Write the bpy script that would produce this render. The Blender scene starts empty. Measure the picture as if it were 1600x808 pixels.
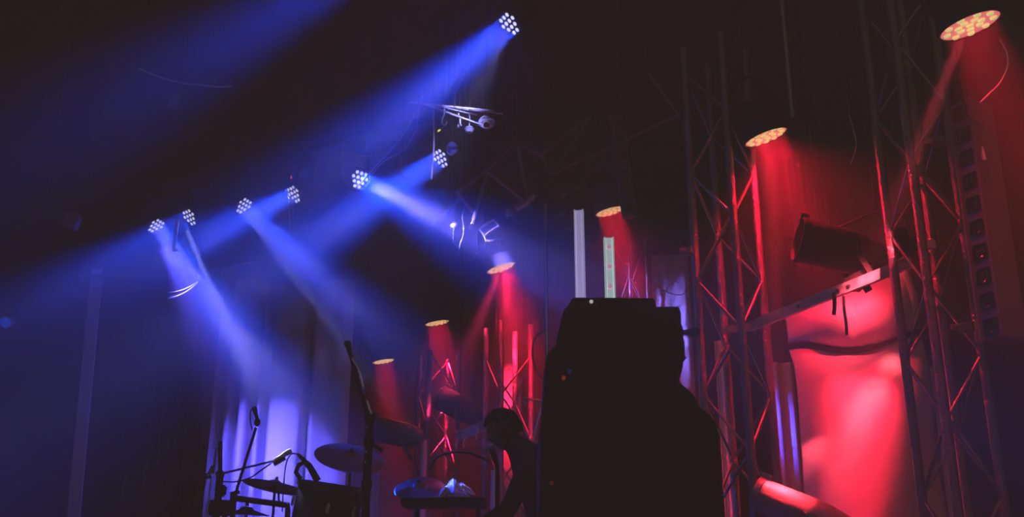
import bpy, bmesh, math, random
from mathutils import Vector, Matrix, noise
random.seed(7)
R = math.radians
sc = bpy.context.scene
COL = sc.collection

# ------------------------------------------------------------------ camera
F = 1600.0
TH = R(18.3)
CAM = Vector((0, 0, 1.6))
cd = bpy.data.cameras.new('camera')
co = bpy.data.objects.new('camera', cd)
COL.objects.link(co)
co.location = CAM
co.rotation_euler = (math.pi / 2 + TH, 0, 0)
cd.sensor_width = 36; cd.lens = 36; cd.clip_start = .05; cd.clip_end = 60
sc.camera = co

# ------------------------------------------------------------------ light level
AMBIENT = .14
w = bpy.data.worlds.new('world'); sc.world = w; w.use_nodes = True
bg = w.node_tree.nodes['Background']
bg.inputs[0].default_value = (1, .66, .54, 1)
bg.inputs[1].default_value = AMBIENT
sc.view_settings.view_transform = 'Standard'
sc.view_settings.look = 'None'
sc.view_settings.exposure = 0
sc.view_settings.gamma = 1
sc.cycles.volume_bounces = 0
sc.cycles.max_bounces = 4
sc.cycles.diffuse_bounces = 2
sc.cycles.glossy_bounces = 2
sc.cycles.use_denoising = True

BLUE_WIDE = (.003, .055, 1.0);  E_WIDE = 2.7;  SPREAD_WIDE = 22
BLUE_CORE = (.70, .50, .9);  E_CORE = .24;  SPREAD_CORE = 13
BLUE_SPILL = (.03, .05, 1.0)
RED = (1.0, .003, .035);      E_RED = 22;    SPREAD_RED = 26;  E_REDSPILL = 7
STAGE = .8                    # height of the stage deck above the hall floor


def P(px, py, Y):
    """the point at distance Y into the hall that the photograph shows at (px, py)"""
    d = Vector(((px - 800) / F, math.cos(TH) - math.sin(TH) * (404 - py) / F,
                math.sin(TH) + math.cos(TH) * (404 - py) / F))
    return CAM + d * (Y / d.y)


def X(px, py, Y):
    return P(px, py, Y).x


# ------------------------------------------------------------------ materials
MATS = {}


def mat(name, col, rough=.6, metal=0., bump=0., bscale=30., mottle=0., emit=None, es=0., spec=.5, sheen=0.):
    if name in MATS:
        return MATS[name]
    m = bpy.data.materials.new(name); m.use_nodes = True
    nt = m.node_tree; b = nt.nodes['Principled BSDF']
    b.inputs['Base Color'].default_value = (*col, 1)
    b.inputs['Roughness'].default_value = rough
    b.inputs['Metallic'].default_value = metal
    b.inputs['Specular IOR Level'].default_value = spec
    if emit:
        b.inputs['Emission Color'].default_value = (*emit, 1)
        b.inputs['Emission Strength'].default_value = es
    tc = nt.nodes.new('ShaderNodeTexCoord')
    n = nt.nodes.new('ShaderNodeTexNoise'); n.inputs['Scale'].default_value = bscale; n.inputs['Detail'].default_value = 4
    nt.links.new(tc.outputs['Object'], n.inputs['Vector'])
    if mottle:
        r = nt.nodes.new('ShaderNodeValToRGB')
        r.color_ramp.elements[0].position = .38; r.color_ramp.elements[1].position = .62
        r.color_ramp.elements[0].color = (*[c * (1 - mottle) for c in col], 1)
        r.color_ramp.elements[1].color = (*col, 1)
        nt.links.new(n.outputs['Fac'], r.inputs[0]); nt.links.new(r.outputs[0], b.inputs['Base Color'])
    if bump:
        bp = nt.nodes.new('ShaderNodeBump'); bp.inputs['Strength'].default_value = bump; bp.inputs['Distance'].default_value = .012 if bscale > 80 else .02
        nt.links.new(n.outputs['Fac'], bp.inputs['Height']); nt.links.new(bp.outputs[0], b.inputs['Normal'])
    MATS[name] = m
    return m


def M_alu():   return mat('truss_aluminium', (.42, .40, .40), .34, .9, .25, 25, .2)
def M_wrap():  return mat('crinkled_aluminium', (.50, .46, .46), .26, .9, 1.0, 95, .6)
def M_black(): return mat('black_paint', (.030, .028, .028), .6, 0, .1, 60, spec=.25)
def M_cloth(): return mat('white_cloth', (.80, .78, .78), .9, 0, .15, 14)
def M_steel(): return mat('galvanised_steel', (.82, .80, .80), .5, .25, .2, 16, .45)
def M_white(): return mat('white_paint', (.85, .84, .86), .45, 0, .05, 30)
def M_grey():  return mat('grey_paint', (.34, .34, .37), .5, .2, .1, 30)
def M_rubber(): return mat('black_cable', (.05, .05, .055), .4)
def M_pale_cable(): return mat('pale_cable', (.7, .68, .72), .4)
def M_chrome(): return mat('chrome', (.85, .85, .85), .18, 1.)
def M_bronze(): return mat('cymbal_bronze', (.50, .28, .20), .38, .8, .1, 80)
def M_led(): return mat('lit_white_led', (1, 1, 1), .3, 0, emit=(.93, .93, 1.0), es=1.6)
def M_facepink(): return mat('lit_red_reflector', (.9, .4, .4), .4, 0, emit=(1.0, .24, .24), es=1.1)
def M_faceyel(): return mat('lit_amber_led', (1, .9, .6), .4, 0, emit=(1.0, .88, .32), es=1.1)


# ------------------------------------------------------------------ mesh builder
def frame(o, zdir, up=(0, 0, 1)):
    z = Vector(zdir).normalized(); u = Vector(up)
    if abs(z.dot(u.normalized())) > .98:
        u = Vector((0, 1, 0))
    x = u.cross(z).normalized(); y = z.cross(x)
    m = Matrix((x, y, z)).transposed().to_4x4(); m.translation = o
    return m


class MB:
    def __init__(s):
        s.bm = bmesh.new()

    def box(s, c, size, mtx=None, bev=0., taper=1.):
        v = []
        for z in (-.5, .5):
            for y in (-.5, .5):
                for x in (-.5, .5):
                    t = taper if z > 0 else 1.
                    p = Vector((x * size[0] * t, y * size[1] * t, z * size[2])) 
                    if mtx: p = mtx @ p
                    v.append(s.bm.verts.new(Vector(c) + p))
        fs = [s.bm.faces.new([v[i] for i in q]) for q in ((0, 2, 3, 1), (4, 5, 7, 6), (0, 1, 5, 4), (2, 6, 7, 3), (0, 4, 6, 2), (1, 3, 7, 5))]
        if bev:
            es = {e for f in fs for e in f.edges}
            bmesh.ops.bevel(s.bm, geom=list(es), offset=bev, segments=2, affect='EDGES')
        return s

    def bar(s, a, b, wd, ht, up=(0, 0, 1)):
        a = Vector(a); b = Vector(b); m = frame((0, 0, 0), b - a, up).to_3x3().to_4x4()
        return s.box((a + b) / 2, (wd, ht, (b - a).length), m)

    def tube(s, pts, r, n=8, cap=True):
        pts = [Vector(p) for p in pts]
        rr = r if hasattr(r, '__len__') else [r] * len(pts)
        rings = []; prev = None
        for i, p in enumerate(pts):
            t = (pts[min(i + 1, len(pts) - 1)] - pts[max(i - 1, 0)])
            if t.length < 1e-9: t = Vector((0, 0, 1))
            t.normalize()
            if prev is None:
                u = Vector((0, 0, 1)) if abs(t.z) < .9 else Vector((1, 0, 0))
                x = u.cross(t).normalized()
            else:
                x = (prev - t * prev.dot(t)).normalized()
            prev = x; y = t.cross(x)
            rings.append([s.bm.verts.new(p + (x * math.cos(2 * math.pi * k / n) + y * math.sin(2 * math.pi * k / n)) * rr[i]) for k in range(n)])
        for a, b in zip(rings, rings[1:]):
            for k in range(n):
                f = s.bm.faces.new((a[k], a[(k + 1) % n], b[(k + 1) % n], b[k])); f.smooth = True
        if cap:
            s.bm.faces.new(rings[0][::-1]); s.bm.faces.new(rings[-1])
        return s

    def lathe(s, prof, mtx=None, n=28, closed=False):
        """prof: list of (radius, z)"""
        mtx = mtx or Matrix()
        rings = []
        for r, z in prof:
            if r < 1e-6:
                rings.append([s.bm.verts.new(mtx @ Vector((0, 0, z)))])
            else:
                rings.append([s.bm.verts.new(mtx @ Vector((r * math.cos(2 * math.pi * k / n), r * math.sin(2 * math.pi * k / n), z))) for k in range(n)])
        for a, b in zip(rings, rings[1:]):
            for k in range(n):
                k2 = (k + 1) % n
                if len(a) == 1 and len(b) == 1: continue
                if len(a) == 1: f = s.bm.faces.new((a[0], b[k2], b[k]))
                elif len(b) == 1: f = s.bm.faces.new((a[k], a[k2], b[0]))
                else: f = s.bm.faces.new((a[k], a[k2], b[k2], b[k]))
                f.smooth = True
        return s

    def prism(s, poly, d, mtx=None):
        """polygon in local xz plane extruded along +y by d"""
        mtx = mtx or Matrix()
        a = [s.bm.verts.new(mtx @ Vector((x, 0, z))) for x, z in poly]
        b = [s.bm.verts.new(mtx @ Vector((x, d, z))) for x, z in poly]
        s.bm.faces.new(a); s.bm.faces.new(b[::-1]); n = len(a)
        for k in range(n):
            s.bm.faces.new((a[k], b[k], b[(k + 1) % n], a[(k + 1) % n]))
        return s

    def grid(s, fn, nu, nv):
        g = [[s.bm.verts.new(Vector(fn(i / nu, j / nv))) for j in range(nv + 1)] for i in range(nu + 1)]
        for i in range(nu):
            for j in range(nv):
                f = s.bm.faces.new((g[i][j], g[i + 1][j], g[i + 1][j + 1], g[i][j + 1])); f.smooth = True
        return s

    def build(s, name, m, parent=None, solid=0., bev=0., sharp=32):
        bmesh.ops.recalc_face_normals(s.bm, faces=s.bm.faces)
        me = bpy.data.meshes.new(name); s.bm.to_mesh(me); s.bm.free()
        me.materials.append(m)
        if sharp: me.set_sharp_from_angle(angle=R(sharp))
        o = bpy.data.objects.new(name, me); COL.objects.link(o)
        if parent: o.parent = parent
        if solid:
            md = o.modifiers.new('solid', 'SOLIDIFY'); md.thickness = solid; md.offset = 0
        if bev:
            md = o.modifiers.new('bevel', 'BEVEL'); md.width = bev; md.segments = 3; md.limit_method = 'ANGLE'
        return o


def tag(o, label, cat, group=None):
    o['label'] = label; o['category'] = cat
    if group: o['group'] = group
    return o


def thing(name, label, cat, mtx=None, group=None):
    o = bpy.data.objects.new(name, None); COL.objects.link(o)
    o.empty_display_size = .1
    if mtx is not None:
        o.matrix_world = mtx if isinstance(mtx, Matrix) else Matrix.Translation(Vector(mtx))
    return tag(o, label, cat, group)


def struct(o):
    o['kind'] = 'structure'; return o


def smooth_path(pts, n=6):
    pts = [Vector(p) for p in pts]; out = []
    for i in range(len(pts) - 1):
        p0 = pts[max(i - 1, 0)]; p1 = pts[i]; p2 = pts[i + 1]; p3 = pts[min(i + 2, len(pts) - 1)]
        for k in range(n):
            t = k / n
            out.append(.5 * ((2 * p1) + (p2 - p0) * t + (2 * p0 - 5 * p1 + 4 * p2 - p3) * t * t + (3 * p1 - p0 - 3 * p2 + p3) * t ** 3))
    out.append(pts[-1])
    return out


def cable(name, label, pts, r=.006, m=None, cat='cable', group=None):
    b = MB(); b.tube(smooth_path(pts), r, 6)
    o = b.build(name, m or M_rubber())
    return tag(o, label, cat, group)


def disk_light(mtx_world, r, spread, col, e, parent=None, off=(0, 0, -.004), name='beam_light_source'):
    l = bpy.data.lights.new(name, 'AREA'); l.shape = 'DISK'; l.size = 2 * r
    l.spread = R(spread); l.color = col; l.energy = e
    o = bpy.data.objects.new(name, l); COL.objects.link(o)
    o.matrix_world = mtx_world @ Matrix.Translation(Vector(off))
    return o


# ================================================================== THE ROOM
M_wall = mat('dark_wall', (.07, .065, .065), .95, 0, .05, 3)
M_floor = mat('hall_floor', (.12, .11, .11), .8, 0, .05, 5)
M_deck = mat('stage_boards', (.10, .095, .095), .6, 0, .1, 8)
XL, XR, YB, ZC = -8.5, 7.0, 13.6, 7.9


def slab(name, c, s, m):
    return struct(MB().box(c, s).build(name, m))


slab('floor', ((XL + XR) / 2, 5.5, -.1), (XR - XL, 16.2, .2), M_floor)
slab('stage_floor', ((XL + XR) / 2, 3.4 + (YB - 3.4) / 2, STAGE / 2), (XR - XL, YB - 3.4, STAGE), M_deck)
slab('wall_back', ((XL + XR) / 2, YB + .1, ZC / 2), (XR - XL, .2, ZC), M_wall)
slab('wall_left', (XL - .1, 6.9, ZC / 2), (.2, 13.4, ZC), M_wall)
slab('wall_right', (XR + .1, 6.9, ZC / 2), (.2, 13.4, ZC), M_wall)
slab('ceiling', ((XL + XR) / 2, 8.9, ZC + .1), (XR - XL, 9.4, .2), M_wall)

# ================================================================== TRUSS TOWERS
def tower(label, cx, cy, wd, rot, z1, group=None, bay=.36, cr=.025, br=.009, wrap=(0, 1, 2, 3), phase=0., nbr=None):
    t = thing('truss_tower', label, 'truss', Matrix.Translation((cx, cy, STAGE)) @ Matrix.Rotation(R(rot), 4, 'Z'), group)
    h = wd / 2; H = z1 - STAGE
    cs = [(-h, -h), (h, -h), (h, h), (-h, h)]
    for i, (x, y) in enumerate(cs):
        b = MB(); n = 60
        pts = [(x, y, .012 + (H - .012) * k / n) for k in range(n + 1)]
        b.tube(pts, [cr * (1 + .035 * noise.noise(Vector((i * 9, cx * 3, k * .9)))) for k in range(n + 1)], 12)
        b.build('chord', M_wrap() if i in wrap else M_alu(), t)
    MB().box((0, 0, .006), (wd + .14, wd + .14, .012)).build('base_plate', M_black(), t)
    nb = int(H / bay)
    for f in range(4):
        a = cs[f]; c = cs[(f + 1) % 4]
        for k in range(nb):
            za = .1 + k * bay + phase; zb = za + bay
            if zb > H: break
            p, q = (a, c) if (k + f) % 2 == 0 else (c, a)
            MB().tube([(*p, za), (*q, zb)], br, 8).build('brace', M_alu(), t)
    return t


# near right tower, middle tower, two at the back and one behind the black stack
xr = X(1452, 300, 5.3)
tower('near right aluminium truss tower rising past the vertical lamp batten', X(1452, 400, 5.3), 5.3, .27, 14, 5.3, 'box truss towers along the stage', phase=.1)
tower('middle truss tower with criss-cross braces right of the black stack', X(1137, 400, 6.1), 6.1, .29, 47, 5.1, 'box truss towers along the stage', phase=.05)
tower('leftmost far truss tower beside the small black can spotlight', X(685, 600, 9.6), 9.6, .29, 24, 3.8, 'box truss towers along the stage')
tower('far truss tower behind the two tall red-lit column casings', X(794, 600, 8.7), 8.7, .29, 28, 3.85, 'box truss towers along the stage', phase=.15)
tower('thin far truss tower hidden low behind the black stack', X(985, 430, 9.4), 9.4, .22, 35, 4.9, 'box truss towers along the stage', cr=.014, br=.007, wrap=())

# ================================================================== OVERHEAD GRID
def pipe(name, label, a, b, r=.025, m=None, cat='pipe', group=None):
    return tag(MB().tube([a, b], r, 12).build(name, m or M_black()), label, cat, group)


HP = [(797, 38, 5.2), (689, 248, 6.6), (561, 281, 6.9), (460, 304, 7.2), (380, 322, 7.4), (297, 340, 7.6), (243, 353, 7.8)]
heads = [P(*h) for h in HP]
UPZ = Vector((0, 0, 1))
RAILZ = .34
rail = MB()
pts = [Vector((1.2, 4.4, heads[0].z + RAILZ))] + [h + UPZ * RAILZ for h in heads] + [heads[-1] + (heads[-1] - heads[-3]) * 1.5 + UPZ * RAILZ]
rail.tube(pts, .024, 10)
ov = thing('lighting_pipe', 'long black overhead pipe carrying the row of blue beam lights', 'pipe')
o = rail.build('pipe', M_black(), ov)
for k, q in enumerate([pts[0], pts[2], pts[4], pts[-1]]):
    MB().tube([q, (q.x, q.y, ZC - .01)], .008, 6).build('drop_rod', M_black(), ov)

# ------------------------------------------------------------------ blue beam heads
LENS = [(-1, 1.5), (0, 1.5), (1, 1.5), (-1.5, .5), (-.5, .5), (.5, .5), (1.5, .5), (-1, -.5), (0, -.5), (1, -.5), (-.5, -1.5), (.5, -1.5)]
# where each beam leads in the picture, and how far its face turns to the hall (1 = straight at the camera)
AIM = [(500, 290), (350, 470), (880, 452), (100, 480), (590, 520), (20, 490), (440, 620)]
FACE = [.66, .64, .86, .58, .64, .58, .60]
HL = ['blue beam light at top centre, topmost of the row, aimed down left',
      'blue beam light just left of the hanging round lamps, aimed down left',
      'blue beam light aimed down right toward the pale drape, third from the top',
      'blue beam light under a tiny red pilot lamp, aimed down left',
      'blue beam light in mid row aimed down right, left of the red pilot lamp',
      'small blue beam light second from the left end, aimed far left',
      'leftmost blue beam light with beam falling on the drum curtain']
CORE = [1.0, .9, .8, .5, .8, .35, 3.6]
SPILL = [2.2, 2.0, 1.2, .2, .2, .1, .15]
WIDE = [1.35, .9, 1.0, .8, .6, .7, 1.5]


def beam_dir(c, px, tgt, ratio):
    v_ = (CAM - c).normalized()
    q = P(px[0] + (tgt[0] - px[0]) * .05, px[1] + (tgt[1] - px[1]) * .05, px[2]) - c
    u_ = (q - v_ * q.dot(v_)).normalized()
    return (v_ * ratio + u_ * math.sqrt(1 - ratio * ratio)).normalized()


def beam_head(c, d, label, kc, kw, ks=0):
    t = thing('beam_light', label, 'stage light', frame(c, -d), 'blue beam lights on the overhead pipe')
    rr = .080; s = .037
    # head: z+ is backwards
    MB().lathe([(0, .0), (rr * .93, .0), (rr, -.004), (rr + .006, .0), (rr + .006, .03), (rr - .004, .04), (rr - .004, .10), (rr + .004, .11), (rr - .01, .17), (rr - .03, .20), (0, .205)]).build('head', M_black(), t)
    pl = MB().lathe([(0, -.003), (rr * .92, -.003), (rr * .92, -.001), (0, -.001)]).build('lens_plate', mat('dark_lens_plate', (.05, .05, .12), .3, .3), t)
    for x, y in LENS:
        MB().lathe([(0, -.010), (.007, -.0085), (.0125, -.0035), (.0125, -.003), (0, -.003)], Matrix.Translation((x * s, y * s * .92, 0)), 14).build('lens', M_led(), pl)
    mw = t.matrix_world.copy(); inv = mw.inverted()
    # yoke and base in world up
    up = (inv.to_3x3() @ UPZ).normalized()
    side = Vector((0, 0, 1)).cross(up).normalized() if abs(up.z) < .99 else Vector((1, 0, 0))
    pivot = Vector((0, 0, .08))
    y = MB()
    for sg in (-1, 1):
        a = pivot + side * sg * (rr + .004); b = pivot + side * sg * (rr + .028); top = b + up * .20
        y.tube([a, b], .014, 10); y.bar(b - up * .02, top, .018, .045, side)
    y.bar(pivot - side * (rr + .037) + up * .20, pivot + side * (rr + .037) + up * .20, .05, .02, up)
    y.build('yoke', M_black(), t)
    bs = pivot + up * .24
    MB().bar(bs - up * .03, bs + up * .04, .12, .09, side).build('base', M_black(), t)
    rail_local = inv @ (c + UPZ * RAILZ)
    cl = MB(); cl.tube([bs + up * .03, rail_local], .012, 8)
    cl.lathe([(.026, -.015), (.036, -.015), (.036, .015), (.026, .015), (.026, -.015)], frame(rail_local, side if abs(side.dot(up)) < .9 else Vector((1, 0, 0)), up), 14)
    cl.build('clamp', M_black(), t)
    for x, y_ in LENS:
        lm = mw @ Matrix.Translation((x * s, y_ * s * .92, 0))
        disk_light(lm, .0105, SPREAD_WIDE, BLUE_WIDE, E_WIDE * kw, off=(0, 0, -.012))
    disk_light(mw, .055, SPREAD_CORE, BLUE_CORE, E_CORE * kc * 8, off=(0, 0, -.012))
    if ks: disk_light(mw, .05, 150, BLUE_SPILL, ks, off=(0, 0, -.013))
    return t


for h, px_, a, fr_, l, kc, kw, ks in zip(heads, HP, AIM, FACE, HL, CORE, WIDE, SPILL):
    beam_head(h, beam_dir(h, px_, a, fr_), l, kc, kw, ks)

# an eighth head above the frame, its beam crosses the top left
c8 = P(640, -95, 4.7)
beam_head(c8, (P(180, 170, 4.3) - c8).normalized(), 'blue beam light above the others, its beam crossing the top left corner', .0, .65)
p8 = MB().tube([c8 + UPZ * RAILZ + Vector((-.6, 0, 0)), c8 + UPZ * RAILZ + Vector((.6, 0, 0))], .024, 10)
o8 = thing('lighting_pipe', 'short black overhead pipe above the top of the picture', 'pipe')
p8.build('pipe', M_black(), o8)
for sx in (-.5, .5):
    q = c8 + UPZ * RAILZ + Vector((sx, 0, 0))
    MB().tube([q, (q.x, q.y, ZC - .01)], .008, 6).build('drop_rod', M_black(), o8)


# ------------------------------------------------------------------ red LED pars
def img_dir(c, tilt, ratio):
    """beam direction whose face shows as an ellipse: right end raised by tilt degrees, short/long axis = ratio"""
    v = (CAM - c).normalized()
    rt = Vector((1, 0, 0)); rt = (rt - v * rt.dot(v)).normalized()
    dn = -(v.cross(rt)); dn = dn if dn.z < 0 else -dn
    u = dn * math.cos(R(tilt)) + rt * math.sin(R(tilt))
    return (v * ratio + u * math.sqrt(1 - ratio * ratio)).normalized()


PAR_MATS = {}


def par(px, py, Y, tilt, ratio, label, rad=.14, body=None, e=1., n_led=(1, 6, 12), hang=.55, spill=1.):
    c = P(px, py, Y); d = img_dir(c, tilt, ratio)
    t = thing('par_light', label, 'stage light', frame(c, -d, (CAM - c).normalized()), 'red LED wash lights on the stage rig')
    body = body or M_black()
    MB().lathe([(rad * .97, .012), (rad * .97, 0), (rad + .004, -.004), (rad + .006, .02), (rad, .05), (rad, .07)]).build('rim', body, t)
    MB().lathe([(rad * .99, .015), (rad * .99, .10), (rad * .86, .12), (rad * .86, .22), (rad * .55, .25), (0, .25)]).build('housing', body, t)
    fins = MB()
    for k in range(28):
        a = 2 * math.pi * k / 28
        fins.box((math.cos(a) * rad * .92, math.sin(a) * rad * .92, .17), (.025, .008, .085), Matrix.Rotation(a, 4, 'Z'))
    fins.build('cooling_fins', body, t)
    face = MB().lathe([(0, .006), (rad * .97, .006), (rad * .97, .010), (0, .010)]).build('lens_plate', M_facepink(), t)
    for ring, k in enumerate(n_led):
        for j in range(k):
            a = 2 * math.pi * j / k + ring * .3; q = rad * .38 * ring
            MB().lathe([(0, -.008), (rad * .10, -.004), (rad * .125, .005), (0, .0055)], Matrix.Translation((math.cos(a) * q, math.sin(a) * q, 0)), 12).build('led', M_faceyel(), face)
    mw = t.matrix_world.copy(); inv = mw.inverted()
    # double yoke along local z (up) on the local x sides
    yk = MB()
    for lean in (0,):
        arc = []
        for k in range(17):
            a = math.pi * k / 16
            xx = -(rad + .02) * math.cos(a)
            zz = .12 + .30 * math.sin(a) ** .8
            arc.append(Vector((xx, 0, zz)))
        for a_, b_ in zip(arc, arc[1:]):
            yk.bar(a_, b_ + (b_ - a_) * .08, .008, .055, (0, 1, 0))
    yk.build('yoke', body if body is not M_black() else M_black(), t)
    top = Vector((0, 0, .42)); wtop = mw @ top
    hb = MB(); hb.tube([inv @ wtop, inv @ (wtop + UPZ * hang)], .012, 8)
    hb.box(inv @ (wtop + UPZ * hang * .5), (.05, .05, .06))
    hb.build('hanger', M_black(), t)
    disk_light(mw, rad * .86, SPREAD_RED, RED, E_RED * e, off=(0, 0, -.014), name='wash_source')
    disk_light(mw, rad * .6, 120, RED, E_REDSPILL * e * spill, off=(0, 0, -.016), name='spill_source')
    return wtop + UPZ * hang


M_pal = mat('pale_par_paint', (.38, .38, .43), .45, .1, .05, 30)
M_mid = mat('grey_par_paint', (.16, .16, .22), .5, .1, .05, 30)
tops = []
tops.append(par(1516, 41, 4.2, 25, .33, 'largest red wash light, glowing amber, at the top right corner', e=.55, n_led=(1, 7, 9)))
tops.append(par(1197, 215, 5.9, 23, .26, 'red wash light above the large black can spotlight, right of centre', e=.8, spill=6))
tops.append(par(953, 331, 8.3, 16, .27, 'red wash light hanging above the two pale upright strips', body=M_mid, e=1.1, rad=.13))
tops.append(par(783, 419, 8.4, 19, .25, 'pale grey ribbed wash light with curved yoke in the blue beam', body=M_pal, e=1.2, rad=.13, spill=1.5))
tops.append(par(683, 505, 9.8, 10, .2, 'small red wash light over the leftmost far truss tower', e=1.5, rad=.125, spill=1.5))
tops.append(par(599, 565, 11.2, 9, .2, 'smallest and farthest red wash light, left of the others', e=1.8, rad=.125, spill=1.5))
rp = thing('lighting_pipe', 'black overhead pipe running back above the row of red wash lights', 'pipe')
b = MB(); pts = [tops[0] + (tops[0] - tops[1]) * .4] + tops + [tops[-1] + (tops[-1] - tops[-2]) * .3]
b.tube(pts, .024, 10).build('pipe', M_black(), rp)
for q in (pts[0], pts[2], pts[4], pts[-1]):
    MB().tube([q, (q.x, q.y, ZC - .01)], .008, 6).build('drop_rod', M_black(), rp)

# ================================================================== DRAPES
def vfold(name, label, cat, Y, px0, px1, py_top, zbot, folds, amp, m, py_ref=700, group=None, irregular=0., ztop=None, yaw=0., nu=220, narrow=None):
    x0 = X(px0, py_ref, Y); x1 = X(px1, py_ref, Y); zt = ztop if ztop is not None else P(px0, py_top, Y).z

    def fn(u, v):
        x = x0 + (x1 - x0) * u
        ph = u * folds * 2 * math.pi + irregular * noise.noise(Vector((u * folds * .7, 3.1, 0))) * 4
        dy = amp * math.sin(ph) * (1 + .3 * v) + amp * .5 * irregular * noise.noise(Vector((u * folds * 1.9, v * 1.2, 8)))
        if narrow:
            for c_ in narrow:
                xc = X(c_, py_ref, Y); q = (x - xc) / .035
                dy += .16 * math.exp(-q * q)
        return (x, Y + dy + yaw * (u - .5), zt + (zbot - zt) * v)
    o = MB().grid(fn, nu, 24).build(name, m, solid=.006)
    return tag(o, label, cat, group)


vfold('stage_curtain', 'pale pleated curtain hanging behind the drum kit, lit blue', 'curtain', 9.6, 322, 540, 540, STAGE + .004, 3, .02, mat('curtain_cloth', (.55, .54, .56), .9, 0, .1, 14), py_ref=740, irregular=1.0, ztop=4.55,
      narrow=(333, 357, 385, 404, 471))
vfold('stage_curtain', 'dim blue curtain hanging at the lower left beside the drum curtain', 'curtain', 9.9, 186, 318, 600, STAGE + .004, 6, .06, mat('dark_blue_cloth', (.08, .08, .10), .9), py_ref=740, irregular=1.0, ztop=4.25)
vfold('drape', 'pale drape glowing lavender between the black stack and middle tower', 'drape', 10.0, 1022, 1080, 300, STAGE + .004, 2, .015, M_cloth(), py_ref=500, ztop=4.95, nu=80)
vfold('drape', 'narrow pale drape with blue light and truss shadows behind the middle tower', 'drape', 7.9, 1204, 1248, 300, STAGE + .004, 2, .02, M_cloth(), py_ref=680, ztop=3.35, nu=80)
vfold('drape', 'tall narrow pale cloth hanging in the gap of the middle tower', 'drape', 8.2, 1122, 1136, 300, STAGE + .004, 1, .015, M_cloth(), py_ref=620, ztop=3.6, nu=30)
vfold('drape', 'narrow red-lit drape seen between the legs of the right tower', 'drape', 6.9, 1462, 1494, 300, STAGE + .004, 1, .02, M_cloth(), py_ref=640, ztop=3.1, nu=40)
# leaning pale strip at the far left
a = P(152, 420, 8.6); b_ = P(118, 860, 8.4)
st = MB(); st.bar(a, (b_.x, b_.y, STAGE + .01), .10, .02, (0, 1, 0))
tag(st.build('banner_strip', mat('dim_blue_cloth', (.5, .5, .6), .9)), 'long narrow dim blue strip standing alone at far left', 'strip')

# the big red-lit cloth
CY = 6.7
cx0 = X(1256, 600, CY); cx1 = X(1458, 600, CY); czt = P(1340, 415, CY).z; czc = P(1340, 540, CY).z; czb = STAGE + .004


def cloth_top(u):
    return P(1262, 486, CY).z + (P(1455, 402, CY).z - P(1262, 486, CY).z) * u


def cloth_cinch(u):
    return czc + .02 + .13 * max(0, (u - .55) / .45) ** 1.5 - .03 * math.sin(math.pi * u) + .015 * math.cos(u * 9)


def fn_cloth(u, v):
    czt = cloth_top(u)
    z = czt + (czb - czt) * v
    x = cx0 + (cx1 - cx0) * u
    x -= .0 + (1 - v) * .05 * (1 - u)
    cz = cloth_cinch(u)
    top = czt
    if z > cz:
        q = (z - cz) / (top - cz)
        puff = .24 * math.sin(math.pi * min(1, q ** .62)) ** .8
        lobes = .75 + .35 * abs(math.sin(u * 2.2 * math.pi + .3)) 
        dy = -puff * lobes * (math.sin(math.pi * min(1, max(0, u * .96 + .02))) ** .5)
        dy -= .03 * noise.noise(Vector((u * 5, q * 3, 1)))
    else:
        q = (cz - z)
        open_ = 1 - math.exp(-q * 5)
        # soft diagonal folds falling to the lower left from the upper right
        s_ = (x - cx1) * .92 + (czt - z) * .42
        dy = -.14 * open_ - .085 * open_ * math.sin(s_ * 7.0 + .8) - .03 * open_ * noise.noise(Vector((s_ * 3, z * .8, 4)))
        dy -= .06 * open_ * math.exp(-((u - .25) / .16) ** 2) * math.exp(-((q - .35) / .3) ** 2)
    edge = abs(u - .5) * 2
    dy += .16 * edge ** 6
    return (x, CY + dy, z)


bc = MB().grid(fn_cloth, 130, 150)
cl = thing('hanging_cloth', 'big white hanging cloth lit bright pink-red, gathered below the steel bar', 'cloth', (cx0, CY, czb))
o = bc.build('cloth', M_cloth(), solid=.006); o.parent = cl; o.matrix_parent_inverse = cl.matrix_world.inverted()
# dark strap that gathers it
sp = []
for k in range(31):
    u = k / 30
    v = 0
    cz = cloth_cinch(u)
    vv = (cz - .012 - cloth_top(u)) / (czb - cloth_top(u))
    p = Vector(fn_cloth(u, vv)); sp.append(p + Vector((0, -.02, 0)))
s_ = MB().tube(sp, .024, 8).build('gathering_strap', M_black()); s_.parent = cl; s_.matrix_parent_inverse = cl.matrix_world.inverted()

# ================================================================== STEEL CHANNELS AND CAN LIGHTS
ch = thing('steel_bar', 'pale steel channel bar slanting up right below the large black can', 'bar')
A = P(1176, 508, 6.05); B = P(1425, 408, 5.42)
b = MB(); b.bar(A, B, .06, .012, (0, 1, 0)); 
nrm = (B - A).normalized()
b2 = MB()
dv = Vector((0, 0, 1))
b.bar(A + dv * .028 + Vector((0, .02, 0)), B + dv * .028 + Vector((0, .02, 0)), .006, .05, (0, 1, 0))
b.bar(A - dv * .028 + Vector((0, .02, 0)), B - dv * .028 + Vector((0, .02, 0)), .006, .05, (0, 1, 0))
b.build('channel', M_steel(), ch)
for k in (.3, .55, .62):
    q = A.lerp(B, k)
    MB().lathe([(0, -.012), (.010, -.012), (.012, -.006), (.012, 0)], frame(q + Vector((0, -.006, 0)), (0, 1, 0)), 6).build('bolt', M_black(), ch)


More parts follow.
